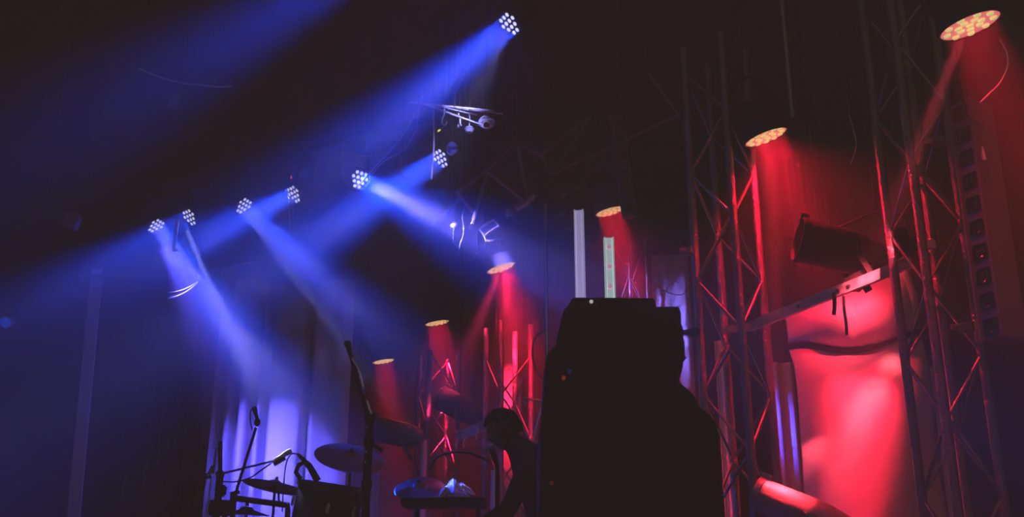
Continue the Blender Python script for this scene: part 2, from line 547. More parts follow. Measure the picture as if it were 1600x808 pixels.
def can(front, back, Yf, Yb, r, label, m, group='can spotlights on the stage', yoke=True, gel=True):
    a = P(*front, Yf); c = P(*back, Yb); L = (c - a).length
    t = thing('can_spotlight', label, 'stage light', frame(a, c - a), group)
    MB().lathe([(r * .94, .02), (r * .96, 0), (r * 1.06, 0), (r * 1.06, .035), (r, .04), (r, L * .60), (r * .97, L * .62), (r * .99, L * .64), (r * .93, L * .72), (r * .88, L * .74), (r * .9, L * .76), (r * .62, L * .96), (r * .3, L), (0, L)], n=36).build('barrel', m, t)
    MB().lathe([(0, .04), (r * .95, .04), (r * .95, .045), (0, .045)]).build('lens', mat('dark_glass', (.05, .05, .06), .1), t)
    if gel:
        inv = t.matrix_world.inverted().to_3x3(); up = inv @ UPZ; up.z = 0; up.normalize()
        g = MB(); g.box(up * r * 1.12 + Vector((0, 0, .015)), (.06, .03, .05)); g.build('frame_clip', m, t)
        if yoke:
            sd = Vector((0, 0, 1)).cross(up).normalized()
            yk = MB(); zc = L * .52; pts = []
            for s in (-1, 1):
                yk.tube([sd * s * r + Vector((0, 0, zc)), sd * s * (r + .025) + Vector((0, 0, zc))], .016, 10)
            # a flat strap swung down below/behind the barrel
            dn = (-up * .75 + Vector((0, 0, .65))).normalized()
            q0 = sd * -(r + .02) + Vector((0, 0, zc)); q1 = q0 + dn * (r + .10); q3 = sd * (r + .02) + Vector((0, 0, zc)); q2 = q3 + dn * (r + .10)
            for u_, v_ in ((q0, q1), (q1, q2), (q2, q3)):
                yk.bar(u_, v_, .035, .006, sd)
            yk.build('yoke', m, t)
            MB().lathe([(0, 0), (r * .18, 0), (r * .18, .05), (0, .05)], frame((q1 + q2) / 2, dn), 12).build('clamp', m, t)
    return t


can((1246, 374), (1385, 408), 5.75, 5.75, .130, 'large black can spotlight resting above the slanting steel bar', M_black())
can((1184, 772), (1345, 838), 5.9, 5.6, .098, 'red-lit can spotlight lying at the bottom edge below the middle tower', mat('brown_paint', (.45, .40, .40), .5, .2, .3, 20))
can((690, 622), (752, 655), 9.2, 9.0, .112, 'small black can spotlight between the two far truss towers', M_black())
can((578, 668), (662, 686), 8.6, 8.6, .105, 'dim can spotlight below the farthest red wash light', mat('dim_paint', (.09, .08, .10), .4, .1))

# yoke rod above the big can
cable('yoke_bar', 'thin bent bar sticking up behind the large black can', [P(1300, 360, 5.9), P(1340, 343, 5.9), P(1366, 332, 5.9), P(1372, 336, 5.9), P(1376, 356, 5.9)], .010, M_black(), 'bar')
# bracket mass between big can and right tower
bk = thing('bracket', 'dark mounting bracket joining the large can to the right tower', 'bracket')
MB().bar(P(1378, 412, 5.6), P(1440, 372, 5.3), .05, .05, (0, 1, 0)).build('arm', M_black(), bk)
MB().bar(P(1316, 442, 5.68), P(1392, 404, 5.6), .035, .02, (0, 1, 0)).build('strap', M_black(), bk)
MB().box(P(1402, 372, 5.45), (.10, .08, .10), bev=.01).build('clamp_block', M_black(), bk)
# straps hanging from the steel bar
cable('strap', 'short black strap hanging from the steel bar, left of two', [P(1303, 458, 5.70), P(1304, 475, 5.69), P(1303, 492, 5.69)], .012, M_black(), 'strap', 'straps hanging from the steel bar')
cable('strap', 'thin twisted strap hanging from the steel bar, right of two', [P(1318, 463, 5.66), P(1319, 485, 5.65), P(1322, 505, 5.65), P(1323, 524, 5.65)], .009, M_wrap(), 'strap', 'straps hanging from the steel bar')
# far small bar
fb = thing('steel_bar', 'short pink-lit steel bar on the far tower, cables dangling under it', 'bar')
A2 = P(714, 684, 8.9); B2 = P(775, 657, 8.6)
MB().bar(A2, B2, .08, .03, (0, 1, 0)).build('channel', M_steel(), fb)
for (x_, y_) in ((716, 690), (728, 688), (748, 676)):
    a = P(x_, y_ - 6, 8.7)
    MB().tube(smooth_path([a, P(x_ - 4, y_ + 4, 8.7), P(x_ - 3, y_ + 11, 8.7)]), .007, 6).build('dangling_cable', M_pale_cable(), fb)

# ================================================================== BATTENS AND COLUMNS
def batten(label, top, bot, wd, dp, ncell, m, cellm, yaw=0, round_=False, group='upright lamp battens'):
    a = Vector(top); c = Vector(bot); L = (a - c).length
    zz = (a - c).normalized()
    mtx = frame(c, zz, (0, -1, 0)) @ Matrix.Rotation(R(yaw), 4, 'Z')
    # after frame: local z up, local y ~ towards the camera, local x sideways
    t = thing('lamp_batten', label, 'stage light', mtx, group)
    b = MB(); b.box((0, -dp / 2, L / 2), (wd, dp, L), bev=.004); b.build('casing', m, t)
    e = MB()
    for s in (-1, 1):
        e.box((s * (wd / 2 + .004), -.01, L / 2), (.010, .05, L))
    e.build('edge_trim', m, t)
    for k in range(ncell):
        z = L - L * (k + .5) / ncell; cs = min(wd * .62, L / ncell * .62)
        if round_:
            MB().lathe([(cs * .5, .002), (cs * .5, .010), (cs * .42, .010), (cs * .30, .003), (0, .002)], Matrix.Translation((0, 0, z)) @ Matrix.Rotation(R(-90), 4, 'X'), 16).build('lamp_cell', cellm, t)
        else:
            q = MB()
            fr = cs * .5
            for s in (-1, 1):
                q.box((s * fr, .004, z), (.006, .012, cs)); q.box((0, .004, z + s * fr), (cs, .012, .006))
            q.lathe([(cs * .42, .008), (cs * .25, .002), (cs * .12, .008), (0, .014)], Matrix.Translation((0, 0, z)) @ Matrix.Rotation(R(-90), 4, 'X'), 12)
            q.build('lamp_cell', cellm, t)
    return t


M_bat = mat('batten_paint', (.42, .24, .34), .45, .2, .1, 20)
M_cell = mat('dark_lamp_cell', (.10, .09, .10), .2, .6)
batten('upright lamp batten with square cells right of the near truss tower', P(1499, 160, 4.85), P(1552, 530, 4.85), .12, .17, 10, M_bat, M_cell, yaw=-66)
batten('narrow upright batten with round lamps behind the large black can', P(1244, 245, 7.3), P(1262, 420, 7.3), .07, .08, 6, mat('dark_batten', (.05, .045, .05), .4), M_chrome(), yaw=20, round_=True)
batten('dark hanging batten beside the wash light above the pale strips', P(962, 178, 7.6), P(985, 338, 7.6), .09, .07, 6, M_mid, M_black(), yaw=15)
M_strip = mat('lit_strip', (.8, .78, .9), .5, emit=(.55, .50, .82), es=.75)
M_strip2 = mat('lit_strip_green', (.8, .85, .8), .5, emit=(.55, .72, .66), es=.85)
M_cell2 = mat('lit_strip_pink', (.8, .5, .6), .5, emit=(.80, .42, .56), es=.8)
batten('plain lit white strip standing behind the black stack, left of two', P(904, 328, 7.0), (P(904, 328, 7.0).x, 7.0, STAGE + .002), .052, .03, 0, M_strip, M_cell2, yaw=-10, group='lit upright strips behind the black stack')
batten('lit pale green strip with pink round cells, right of two', P(951, 371, 7.0), (P(951, 371, 7.0).x, 7.0, STAGE + .002), .054, .03, 22, M_strip2, M_cell2, yaw=0, round_=True, group='lit upright strips behind the black stack')


def col_case(label, pxl, pxr, pyt, Y, m, dp=.16):
    xl = X(pxl, 700, Y); xr_ = X(pxr, 700, Y); zt = P(pxl, pyt, Y).z
    t = thing('column_speaker', label, 'speaker', ((xl + xr_) / 2, Y, STAGE), 'tall column casings by the far tower')
    MB().box((0, dp / 2, (zt - STAGE) / 2), (xr_ - xl, dp, zt - STAGE), bev=.004).build('casing', m, t)
    MB().box((0, -.003, (zt - STAGE) / 2), ((xr_ - xl) * .72, .006, (zt - STAGE) * .94)).build('grille', m, t)
    MB().tube([(0, dp / 2, zt - STAGE), (0, dp / 2, zt - STAGE + .06)], .01, 8).build('top_eye', M_alu(), t)
    MB().box((0, dp / 2, .01), ((xr_ - xl) * 1.3, dp * 1.3, .02)).build('foot', m, t)
    return t


M_col = mat('column_paint', (.42, .36, .38), .6)
col_case('taller red-lit column casing standing beside the far truss tower', 787, 801, 533, 9.3, M_col)
col_case('shorter red-lit column casing standing right of the taller one', 804, 815, 592, 9.25, M_col)

pipe('pole', 'bare vertical pole standing left of the lit white strip', (X(853, 420, 7.6), 7.6, STAGE), P(852, 318, 7.6), .0145, M_alu(), 'pole')
pipe('tube', 'pink-lit upright tube at the foot of the leftmost far tower', (X(661, 740, 8.9), 8.9, STAGE), P(663, 688, 8.9), .026, M_white(), 'tube')
pipe('tube', 'pink-lit upright tube below the curly-haired person', (X(770, 760, 8.3), 8.3, STAGE), P(771, 735, 8.3), .022, M_white(), 'tube')
pipe('tube', 'dim blue pipe hanging from above at the top, right of centre', P(1238, 185, 6.8), (P(1238, 185, 6.8).x - .0, 6.8, ZC), .024, M_alu(), 'pipe')
pb = thing('panel', 'small red-lit hanging panel just left of the farthest wash light', 'panel')
q = P(565, 598, 9.0)
MB().box(q, (.065, .03, .19), bev=.003).build('plate', M_col, pb)
MB().box(q + Vector((.05, 0, .085)), (.10, .02, .02)).build('arm', M_black(), pb)
MB().tube([q + UPZ * .09, (q.x, q.y, ZC - .01)], .004, 6).build('drop_wire', M_black(), pb)
qb = P(583, 752, 8.9)
tag(MB().box((qb.x, 8.9, (qb.z + .15 + STAGE) / 2), (.10, .05, qb.z + .15 - STAGE), bev=.004).build('board', mat('board_paint', (.30, .24, .27), .6)), 'red-lit upright board behind the big mic stand', 'board')
qb = P(690, 700, 10.6)
tag(MB().box((qb.x, 10.6, (qb.z + STAGE) / 2), (.10, .05, qb.z - STAGE), bev=.004).build('board', mat('board_paint2', (.12, .1, .1), .6)), 'dark red upright board behind the crumpled cloth', 'board')

# clamps on the right tower
def clamp_at(p, label, s=1., m=None, bands=False):
    t = thing('pipe_clamp', label, 'clamp', p)
    MB().lathe([(.027 * s, -.02), (.038 * s, -.02), (.038 * s, .02), (.027 * s, .02), (.027 * s, -.02)], n=16).build('collar', m or M_wrap(), t)
    MB().box((-.06 * s, -.01, 0), (.06 * s, .025, .03), bev=.004).build('wing_bolt', m or M_wrap(), t)
    if bands:
        for i, c in enumerate(((.9, .65, .1), (.1, .15, .7), (.8, .1, .1))):
            MB().lathe([(.0385 * s, -.012), (.041 * s, -.012), (.041 * s, .012), (.0385 * s, .012)], Matrix.Translation((.0, 0, 0)) @ Matrix.Scale(1, 4), 16)
            MB().box((.02 + i * .016, -.05, 0), (.010, .012, .05)).build('colour_band', mat('band%d' % i, c, .4), t)
    return t


clamp_at(P(1466, 221, 5.16), 'bright metal clamp on the near right tower beside the batten', 1.0)
clamp_at(P(1512, 512, 5.14), 'clamp with coloured bands low on the near right tower', 1.0, None, True)
clamp_at(P(1453, 383, 5.3), 'small pale block clamp inside the near right tower', .8, M_white())
clamp_at(P(1079, 392, 6.1), 'small red-lit clamp high on the middle tower', .8)
clamp_at(P(1086, 520, 6.1), 'dark clamp low on the middle tower next to the black stack', 1.1, M_black())

# plates at mid tower (triangular gusset under the steel bar)
g = MB(); aa = P(1125, 520, 6.2); g.prism([(0, 0), (.32, .02), (.22, .06), (.05, .05)], .02, Matrix.Translation(aa)); tag(g.build('gusset_plate', M_alu()), 'blue-lit gusset plate where the steel bar meets the middle tower', 'plate')

# ================================================================== OVERHEAD LATTICE, LAMPS, CABLES
lt = thing('roof_truss', 'dim blue overhead lattice truss above the pale ribbed wash light', 'truss')
NA, NBn = P(807, 222, 8.0), P(761, 267, 7.6)
for a_, c_ in (((807, 222, 8.0), (761, 267, 7.6)), ((761, 267, 7.6), (738, 350, 7.6)), ((761, 267, 7.6), (816, 313, 8.0)), ((807, 222, 8.0), (825, 309, 8.0)),
               ((807, 222, 8.0), (845, 243, 8.4)), ((845, 243, 8.4), (864, 272, 8.4)), ((761, 267, 7.6), (715, 300, 7.3)), ((715, 300, 7.3), (738, 330, 7.6)), ((825, 309, 8.0), (806, 324, 7.9)), ((845, 243, 8.4), (1010, 110, 8.6)), ((864, 272, 8.4), (1060, 180, 8.6)), ((1010, 110, 8.6), (1060, 180, 8.6)), ((925, 178, 8.5), (864, 272, 8.4))):
    MB().tube([P(*a_), P(*c_)], .015, 8).build('bar', M_grey(), lt)
for q_ in (P(807, 222, 8.0), P(1010, 110, 8.6)):
    MB().tube([q_, (q_.x, q_.y, ZC - .01)], .006, 6).build('drop_rod', M_black(), lt)
fx = thing('bracket', 'small pale bracket with a square plate under the lattice truss', 'bracket', P(828, 312, 7.9))
MB().box((.02, 0, .02), (.035, .02, .05), Matrix.Rotation(R(20), 4, 'Y')).build('plate', M_white(), fx)
MB().tube(smooth_path([(0, 0, 0), (-.04, 0, -.05), (-.11, 0, -.09)]), .014, 8).build('arm', M_white(), fx)

# horizontal rods with lamps (rig above the second head)
rig = thing('wire_frame', 'thin pale rods meeting in a point under the topmost blue beam', 'rig')
for a_, c_, r_ in (((640, 160, 5.6), (770, 173, 5.9), .006), ((655, 160, 5.6), (755, 196, 5.9), .006), ((665, 161, 5.65), (745, 180, 6.0), .004), ((690, 166, 5.7), (785, 178, 6.1), .005)):
    MB().tube([P(*a_), P(*c_)], r_, 6).build('rod', M_white(), rig)
MB().tube([P(710, 167, 5.75), P(710, 150, 5.75), (P(710, 150, 5.75).x, 5.75, ZC - .01)], .004, 6).build('drop_wire', M_black(), rig)


def hang_hook(px, py, Y, kind, label):
    p = P(px, py, Y)
    t = thing({'hook': 'hook', 'lamp': 'hanging_lamp', 'coil': 'cable_coil', 'clip': 'safety_clip'}[kind], label, {'hook': 'hook', 'lamp': 'lamp', 'coil': 'cable', 'clip': 'clip'}[kind], p)
    if kind == 'hook':
        pts = [(0, 0, .075), (0, 0, .02)] + [(.018 * math.cos(a) - .0, 0, .018 * math.sin(a)) for a in [math.pi - k * math.pi / 8 for k in range(0)]]
        pts = [Vector((.016, 0, .012))] + [Vector((.016 * math.cos(-k * math.pi / 8), 0, .016 * math.sin(-k * math.pi / 8))) for k in range(1, 9)] + [Vector((-.012, 0, .03)), Vector((-.002, 0, .05)), Vector((0, 0, .095))]
        MB().tube(pts, .0045, 8).build('hook', M_white(), t)
    elif kind == 'lamp':
        MB().lathe([(0, -.026), (.02, -.022), (.03, -.006), (.024, .012), (.008, .02), (0, .02)], n=20).build('bulb', mat('frosted_glass', (.8, .8, .85), .2), t)
        MB().tube([(0, 0, .018), (.004, 0, .06), (0, 0, .10)], .004, 6).build('cord', M_grey(), t)
        MB().lathe([(.033, -.004), (.036, 0), (.033, .004), (.033, -.004)], n=20).build('ring', M_grey(), t)
    elif kind == 'coil':
        b = MB()
        for k in range(6):
            rr = .022 + .004 * k
            b.tube([(rr * math.cos(a) * 1.2, .01 * math.sin(3 * a + k), rr * math.sin(a) + .004 * k) for a in [2 * math.pi * j / 20 for j in range(21)]], .0035, 6)
        b.tube([(-.04, 0, .02), (-.065, 0, .01)], .004, 6)
        b.tube([(-.04, 0, .01), (-.06, 0, -.004)], .004, 6)
        b.build('coil', M_white(), t)
        MB().tube([(0, 0, .03), (-.01, 0, .07)], .004, 6).build('tie', M_white(), t)
    else:
        MB().tube(smooth_path([(0, 0, .085), (.01, 0, .05), (.012, 0, .02), (.02, 0, .0)]), .005, 6).build('strap', M_white(), t)
        MB().lathe([(0, -.02), (.008, -.01), (.009, .0), (.003, .012), (0, .012)], n=10).build('clip', M_grey(), t)
    return t


hang_hook(694, 192, 5.75, 'hook', 'small pale hook hanging from the thin overhead rods')
hang_hook(716, 197, 5.8, 'clip', 'pale strap with clip hanging right of the hook')
hang_hook(733, 202, 5.85, 'lamp', 'small round pale lamp hanging between the clip and cable coil')
hang_hook(760, 196, 5.9, 'coil', 'pale coiled cable at the right end of the thin rods')
yl = thing('indicator_lamp', 'tiny yellow glowing indicator just below the small hook', 'light', P(686, 204, 5.9))
MB().box((0, 0, 0), (.022, .01, .010), Matrix.Rotation(R(-35), 4, 'Y'), bev=.002).build('led', mat('yellow_led', (.9, .8, .1), .4, emit=(1, .85, .05), es=1.2), yl)
MB().tube([(0, .006, 0), (.05, .10, .10), (.05, .10, 2.2)], .003, 5).build('wire', M_black(), yl)
sl = thing('scanner_light', 'dark round-lensed light right above the second blue beam light', 'stage light', frame(P(706, 232, 6.4), (0, 1, .35)))
MB().lathe([(.030, 0), (.036, 0), (.040, .02), (.038, .10), (0, .11)], Matrix.Scale(1.25, 4, (0, 1, 0)), 20).build('housing', M_mid, sl)
MB().lathe([(0, -.012), (.02, -.006), (.030, .004)], Matrix.Scale(1.25, 4, (0, 1, 0)), 20).build('lens', mat('blue_glass', (.1, .15, .6), .08), sl)
MB().tube([(0, .04, .06), (0, .16, .06)], .012, 8).build('hanger', M_black(), sl)

blue_rods = [((677, 166, 6.45), (678, 225, 6.48), (675, 262, 6.48), (674, 281, 6.48), .0060, 'long pale strap dangling in front of the second blue beam light'),]
cable('strap', blue_rods[0][5], [P(*q) for q in blue_rods[0][:4]], .0065, M_white(), 'strap')
cable('strap', 'short pale strap hanging left of the second beam light', [P(627, 246, 6.2), P(627, 270, 6.2), P(634, 278, 6.2)], .006, M_white(), 'strap')
cable('strap', 'thin pale strap hanging below the beam light with red pilot lamp', [P(450, 308, 7.12), P(452, 340, 7.12), P(453, 361, 7.12)], .006, M_white(), 'strap')
cable('cable', 'thin dark blue cord beside the strap under the red pilot lamp', [P(457, 310, 7.0), P(458, 361, 7.0)], .004, M_pale_cable(), 'cable')
lb = thing('bracket', 'pale L-shaped bracket hanging under the small beam light at left', 'bracket')
MB().bar(P(277, 345, 7.46), P(271, 390, 7.46), .026, .004, (0, 1, 0)).build('upright', M_white(), lb)
MB().bar(P(270, 391, 7.5), P(279, 391, 7.5), .02, .012, (0, 1, 0)).build('foot', M_white(), lb)
for px_, py_, Y_, lab in ((455, 277, 7.2, 'tiny red pilot lamp above the fourth beam light'),):
    t = thing('pilot_lamp', lab, 'light', P(px_, py_, Y_))
    MB().box((0, 0, 0), (.010, .01, .024), bev=.002).build('led', mat('red_led', (.9, .1, .05), .4, emit=(1, .08, .03), es=1), t)
    MB().tube([(0, .006, 0), (0, .03, .3)], .004, 6).build('wire', M_black(), t)
cable('cable', 'thin purple cable running down from the rods to the third beam light', [P(660, 150, 5.5), P(640, 195, 5.8), P(610, 235, 6.2), P(585, 262, 6.6), P(560, 290, 6.9), P(530, 318, 7.0)], .006, M_pale_cable(), 'cable')
cable('cable', 'second thin cable hanging loosely beside the purple cable', [P(655, 155, 5.6), P(650, 200, 5.8), P(630, 235, 6.1), P(600, 252, 6.4), P(580, 275, 6.7)], .004, M_pale_cable(), 'cable')

# round cable loops near pale PAR
cable('cable', 'pale cable looping down left of the pale ribbed wash light', [P(722, 335, 7.7), P(724, 365, 7.7), P(718, 385, 7.7), P(722, 402, 7.7), P(735, 408, 7.7), P(745, 395, 7.8)], .006, M_grey(), 'cable')
cable('cable', 'faint pale cable hanging from a small plug in the blue beam', [P(709, 354, 7.5), P(708, 375, 7.5), P(713, 385, 7.5), P(722, 388, 7.5)], .005, M_grey(), 'cable')
t = thing('plug', 'small pale plug at the end of a thin cable in the blue beam', 'plug', P(709, 352, 7.5))
MB().box((0, 0, 0), (.05, .03, .035), Matrix.Rotation(R(-40), 4, 'Y'), bev=.006).build('body', M_mid, t)
fl = thing('flood_light', 'pale tilted flood lamp frame above the ribbed wash light', 'stage light', Matrix.Translation(P(764, 356, 8.0)) @ Matrix.Rotation(R(-38), 4, 'Y'))
b = MB()
for s in (-1, 1):
    b.box((0, 0, s * .035), (.15, .05, .008)); b.box((s * .072, 0, 0), (.008, .05, .07))
b.build('frame', M_white(), fl)
MB().box((0, .02, 0), (.14, .01, .062)).build('reflector', mat('mid_reflector', (.2, .2, .3), .3, .5), fl)
MB().tube([(-.07, 0, -.03), (-.085, 0, -.075), (-.05, 0, -.11)], .012, 8).build('bracket', M_pal, fl)
b = thing('bracket', 'small upright pale bracket left of the lattice bracket', 'bracket', P(793, 333, 7.9))
MB().box((0, 0, 0), (.022, .02, .075), bev=.003).build('plate', M_white(), b)
MB().box((.03, .01, .0), (.03, .03, .05), bev=.004).build('knob', M_grey(), b)

# blue-lit fittings near the mid wash light
for (px_, py_, rot, lab) in ((903, 293, 40, 'small blue bracket left of the wash light with curved yoke'), (881, 306, 20, 'small blue fitting left of the blue bracket'), (875, 337, 25, 'small blue fitting above the bare pole'), (888, 357, -20, 'small blue fitting beside the lit white strip')):
    t = thing('rig_fitting', lab, 'clamp', P(px_, py_, 8.2))
    MB().box((0, 0, 0), (.075, .03, .03), Matrix.Rotation(R(-rot), 4, 'Y'), bev=.008).build('jaw', M_pal, t)
    MB().tube([(0, .01, 0), (.02, .05, .1)], .009, 8).build('stem', M_black(), t)
t = thing('light_frame', 'dim blue square lamp frame above the curved yoke light', 'stage light', Matrix.Translation(P(932, 255, 8.0)) @ Matrix.Rotation(R(-22), 4, 'Y'))
b = MB()
for s in (-1, 1):
    b.box((0, 0, s * .06), (.16, .03, .018)); b.box((s * .075, 0, 0), (.018, .03, .13))
b.build('frame', M_mid, t)
MB().tube([(-.08, 0, .06), (-.10, 0, .25), (-.10, 0, 1.6)], .010, 8).build('hanger', M_black(), t)

# left side bits
cable('cable', 'thin blue cable line across the upper left darkness', [P(218, 107, 6.0), P(250, 121, 6.0), P(285, 130, 6.0), P(305, 132, 6.0), P(340, 136, 6.0), P(362, 135, 6.0)], .004, M_pale_cable())
t = thing('par_light', 'dim blue hanging can below the thin cable at upper left', 'stage light', frame(P(271, 160, 6.0), (.25, 0, 1)))
MB().lathe([(0, -.05), (.028, -.05), (.028, .03), (.018, .05), (0, .05)], n=16).build('body', M_mid, t)
MB().tube([(0, 0, .05), (0, 0, .10)], .006, 6).build('stem', M_black(), t)
t = thing('box_light', 'faint blue square box light at left above the beams', 'stage light', Matrix.Translation(P(112, 346, 7.2)) @ Matrix.Rotation(R(14), 4, 'Y'))
MB().box((0, 0, 0), (.11, .08, .12), bev=.01).build('body', M_mid, t)
MB().tube([(0, 0, .06), (0, 0, .5)], .006, 6).build('stem', M_black(), t)
t = thing('round_light', 'small blue round light at the left edge of the picture', 'stage light', frame(P(9, 504, 7.0), (0, 1, .4)))
MB().lathe([(.04, -.01), (.044, 0), (.04, .06), (0, .08)], n=20).build('body', M_mid, t)
MB().lathe([(0, -.015), (.025, -.012), (.04, -.002)], n=20).build('lens', mat('blue_lens', (.1, .2, .8), .2, emit=(.0, .07, .6), es=.5), t)
pipe('pipe', 'thin horizontal pipe in the blue haze left of the second beam', P(120, 430, 7.9), P(262, 433, 7.9), .010, M_alu())
# curved pale flaps lit in the beams
def flap(p0, p1, p2, Y, wd, label):
    a, b_, c_ = P(*p0, Y), P(*p1, Y), P(*p2, Y)

    def fn(u, v):
        q = a * (1 - u) ** 2 + b_ * 2 * u * (1 - u) + c_ * u * u
        return q + Vector((0, .02 * math.sin(v * 3.1), (v - .5) * wd * (1 - .75 * u))) + Vector((0, .15 * u, 0))
    return tag(MB().grid(fn, 16, 6).build('reflector_flap', M_grey(), solid=.004), label, 'flap', 'pale curved flaps under the blue lights')


flap((343, 430), (352, 412), (392, 400), 8.0, .07, 'pale curved flap right of the brightest left beam')
flap((262, 462), (285, 455), (300, 432), 8.2, .06, 'pale pointed flap touching the brightest left beam')
# right side loops
cable('cable', 'thin red-lit cable curving below the largest red wash light', [P(1562, 62, 4.4), P(1573, 82, 4.4), P(1574, 105, 4.4), P(1562, 130, 4.4), P(1545, 147, 4.4), P(1532, 160, 4.4)], .0045, M_pale_cable())
t = thing('cable_connector', 'red-lit cable connector hanging beside the upright batten', 'plug', P(1537, 243, 4.7))
MB().lathe([(0, -.03), (.010, -.026), (.011, 0), (.006, .03), (.003, .05), (0, .05)], n=12).build('plug', M_white(), t)
MB().tube(smooth_path([(0, 0, .05), (-.02, 0, .08), (.02, 0, .15), (-.02, 0, .19), (-.06, 0, .22)]), .0035, 6).build('lead', M_rubber(), t)
cable('cable', 'thin red cable hanging in an arc above the large black can', [P(1326, 178, 6.0), P(1334, 205, 6.0), P(1338, 228, 6.0), P(1330, 255, 6.0)], .004, M_pale_cable())
for k, (a_, c_, lab) in enumerate((((1268, 270, 6.9), (1279, 350, 6.9), 'thin red rod behind the large can, left of two'), ((1280, 262, 6.9), (1298, 362, 6.9), 'thin red rod behind the large can, right of two'), ((1266, 200, 6.9), (1266, 238, 6.9), 'short thin rod right of the wash light near the can'))):
    cable('rod', lab, [P(*a_), P(*c_)], .005, M_alu(), 'rod', 'thin rods behind the large can')
cable('cable', 'dark cable sagging across the lavender drape', [P(1026, 446, 8.5), P(1042, 456, 8.5), P(1060, 461, 8.5), P(1072, 456, 8.5), P(1080, 440, 8.5)], .006)
cable('cable', 'dark cable looping left of the black stack', [P(852, 517, 7.6), P(838, 525, 7.6), P(832, 550, 7.6), P(838, 580, 7.6), P(852, 594, 7.6)], .010)
cable('cable', 'thin red cable falling left of the black stack', [P(846, 637, 7.8), P(838, 665, 7.8), P(830, 705, 7.8)], .008, M_pale_cable())
br = thing('bracket', 'red-lit bracket arm low between the far tower and black stack', 'bracket')
for a_, c_ in (((818, 622, 8.2), (852, 628, 8.2)), ((835, 634, 8.2), (852, 626, 8.2)), ((818, 622, 8.2), (822, 634, 8.2))):
    MB().tube([P(*a_), P(*c_)], .012, 8).build('arm', M_alu(), br)

# ================================================================== BLACK STACK IN THE MIDDLE
SY = 4.4


def prof(pts, Y):
    out = []
    for q in pts:
        if q[1] == 'floor': out.append((X(q[0], 808, Y), STAGE)); continue
        p = P(q[0], q[1], Y); out.append((p.x, p.z))
    return out


stk = thing('speaker_stack', 'tall black speaker stack with stepped top, silhouetted at centre', 'speaker', (X(960, 808, SY), SY, STAGE))
inv = Matrix.Translation(-Vector((X(960, 808, SY), SY, STAGE)))


def stack_part(name, pts, d, y0=0., bev=.012):
    b = MB().prism(prof(pts, SY), d, inv @ Matrix.Translation((0, SY + y0, 0)))
    return b.build(name, M_black(), stk, bev=bev)


stack_part('top_case', [(896, 458), (1026, 459), (1031, 482), (884, 482), (886, 474)], .36, .06)
stack_part('upper_cabinet', [(882, 478), (1062, 476), (1066, 486), (1067, 560), (866, 560), (872, 520)], .46, .02)
stack_part('side_pod', [(1064, 496), (1073, 498), (1075, 530), (1073, 568), (1064, 575)], .22, .10)
stack_part('side_bracket', [(1073, 519), (1078, 519), (1078, 545), (1082, 547), (1073, 556)], .06, .14, .003)
stack_part('middle_cabinet', [(866, 540), (1068, 548), (1066, 578), (1061, 596), (1085, 616), (1094, 640), (849, 642), (851, 600), (853, 556)], .50, 0)
stack_part('lower_cabinet', [(848, 640), (1093, 636), (1108, 648), (1120, 664), (1126, 720), (1131, 808), (1133, 'floor'), (842, 'floor'), (843, 808), (844, 670)], .54, -.02)
pl_ = P(924, 471, SY + .05)
MB().lathe([(0, -.010), (.006, -.008), (.0085, 0), (.0085, .006)], frame(inv @ pl_, (0, 1, 0)), 14).build('indicator_light', mat('white_indicator', (1, 1, 1), .3, emit=(.8, .75, .8), es=1), stk)
for (x_, y_, c_, e_) in ((881, 590, (.35, .04, .01), 'orange_highlight'), (890, 580, (.01, .02, .16), 'blue_highlight'), (862, 755, (.16, .01, .02), 'red_highlight')):  # glowing dots standing in for blurred highlights on the black cases
    pq = inv @ P(x_, y_, SY - .02)
    MB().lathe([(0, -.006), (.007, -.004), (.009, 0), (.009, .02)], frame(pq, (0, 1, 0)), 14).build(e_, mat(e_, c_, .5, emit=c_, es=.7), stk)

# ================================================================== DRUM KIT
RZ = STAGE + .26
rs = MB().box(((X(300, 808, 6.8) + X(740, 808, 6.8)) / 2, 7.2, STAGE + .13), (X(740, 808, 6.8) - X(300, 808, 6.8), 2.4, .26), bev=.01)
tag(rs.build('drum_riser', M_deck), 'low black platform under the drum kit', 'platform')


def stand_tripod(t, base, h_, r=.010, foot=.28, fm=None):
    MB().tube([base + Vector((0, 0, .10)), base + Vector((0, 0, h_))], r, 10).build('pole', fm or M_black(), t)
    for k in range(3):
        a = k * 2.094 + .4
        MB().tube([base + Vector((0, 0, .22)), base + Vector((math.cos(a) * foot, math.sin(a) * foot, .012))], .009, 8).build('leg', fm or M_black(), t)


def cymbal(px, py, Y, r, tx, ty, label, m=None, stand=True):
    c = P(px, py, Y)
    t = thing('cymbal', label, 'cymbal', c, 'cymbals of the drum kit')
    mt = Matrix.Rotation(R(ty), 4, 'Y') @ Matrix.Rotation(R(tx), 4, 'X')
    MB().lathe([(.010, .028), (.03, .024), (.045, .008), (r * .6, -.004), (r, -.018), (r, -.020), (r * .6, -.006), (.045, .005), (.028, .020), (.010, .024)], mt, 48).build('plate', m or M_bronze(), t)
    MB().lathe([(r - .004, -.022), (r + .003, -.019), (r - .004, -.015), (r - .004, -.022)], mt, 48).build('rim', M_alu(), t)  # bright ring added to give the plate edge a highlight
    MB().lathe([(0, .05), (.010, .048), (.012, .03), (0, .03)], mt, 12).build('wing_nut', M_black(), t)
    if stand:
        stand_tripod(t, Vector((0, 0, RZ - c.z)), c.z - RZ, .009)
    return t


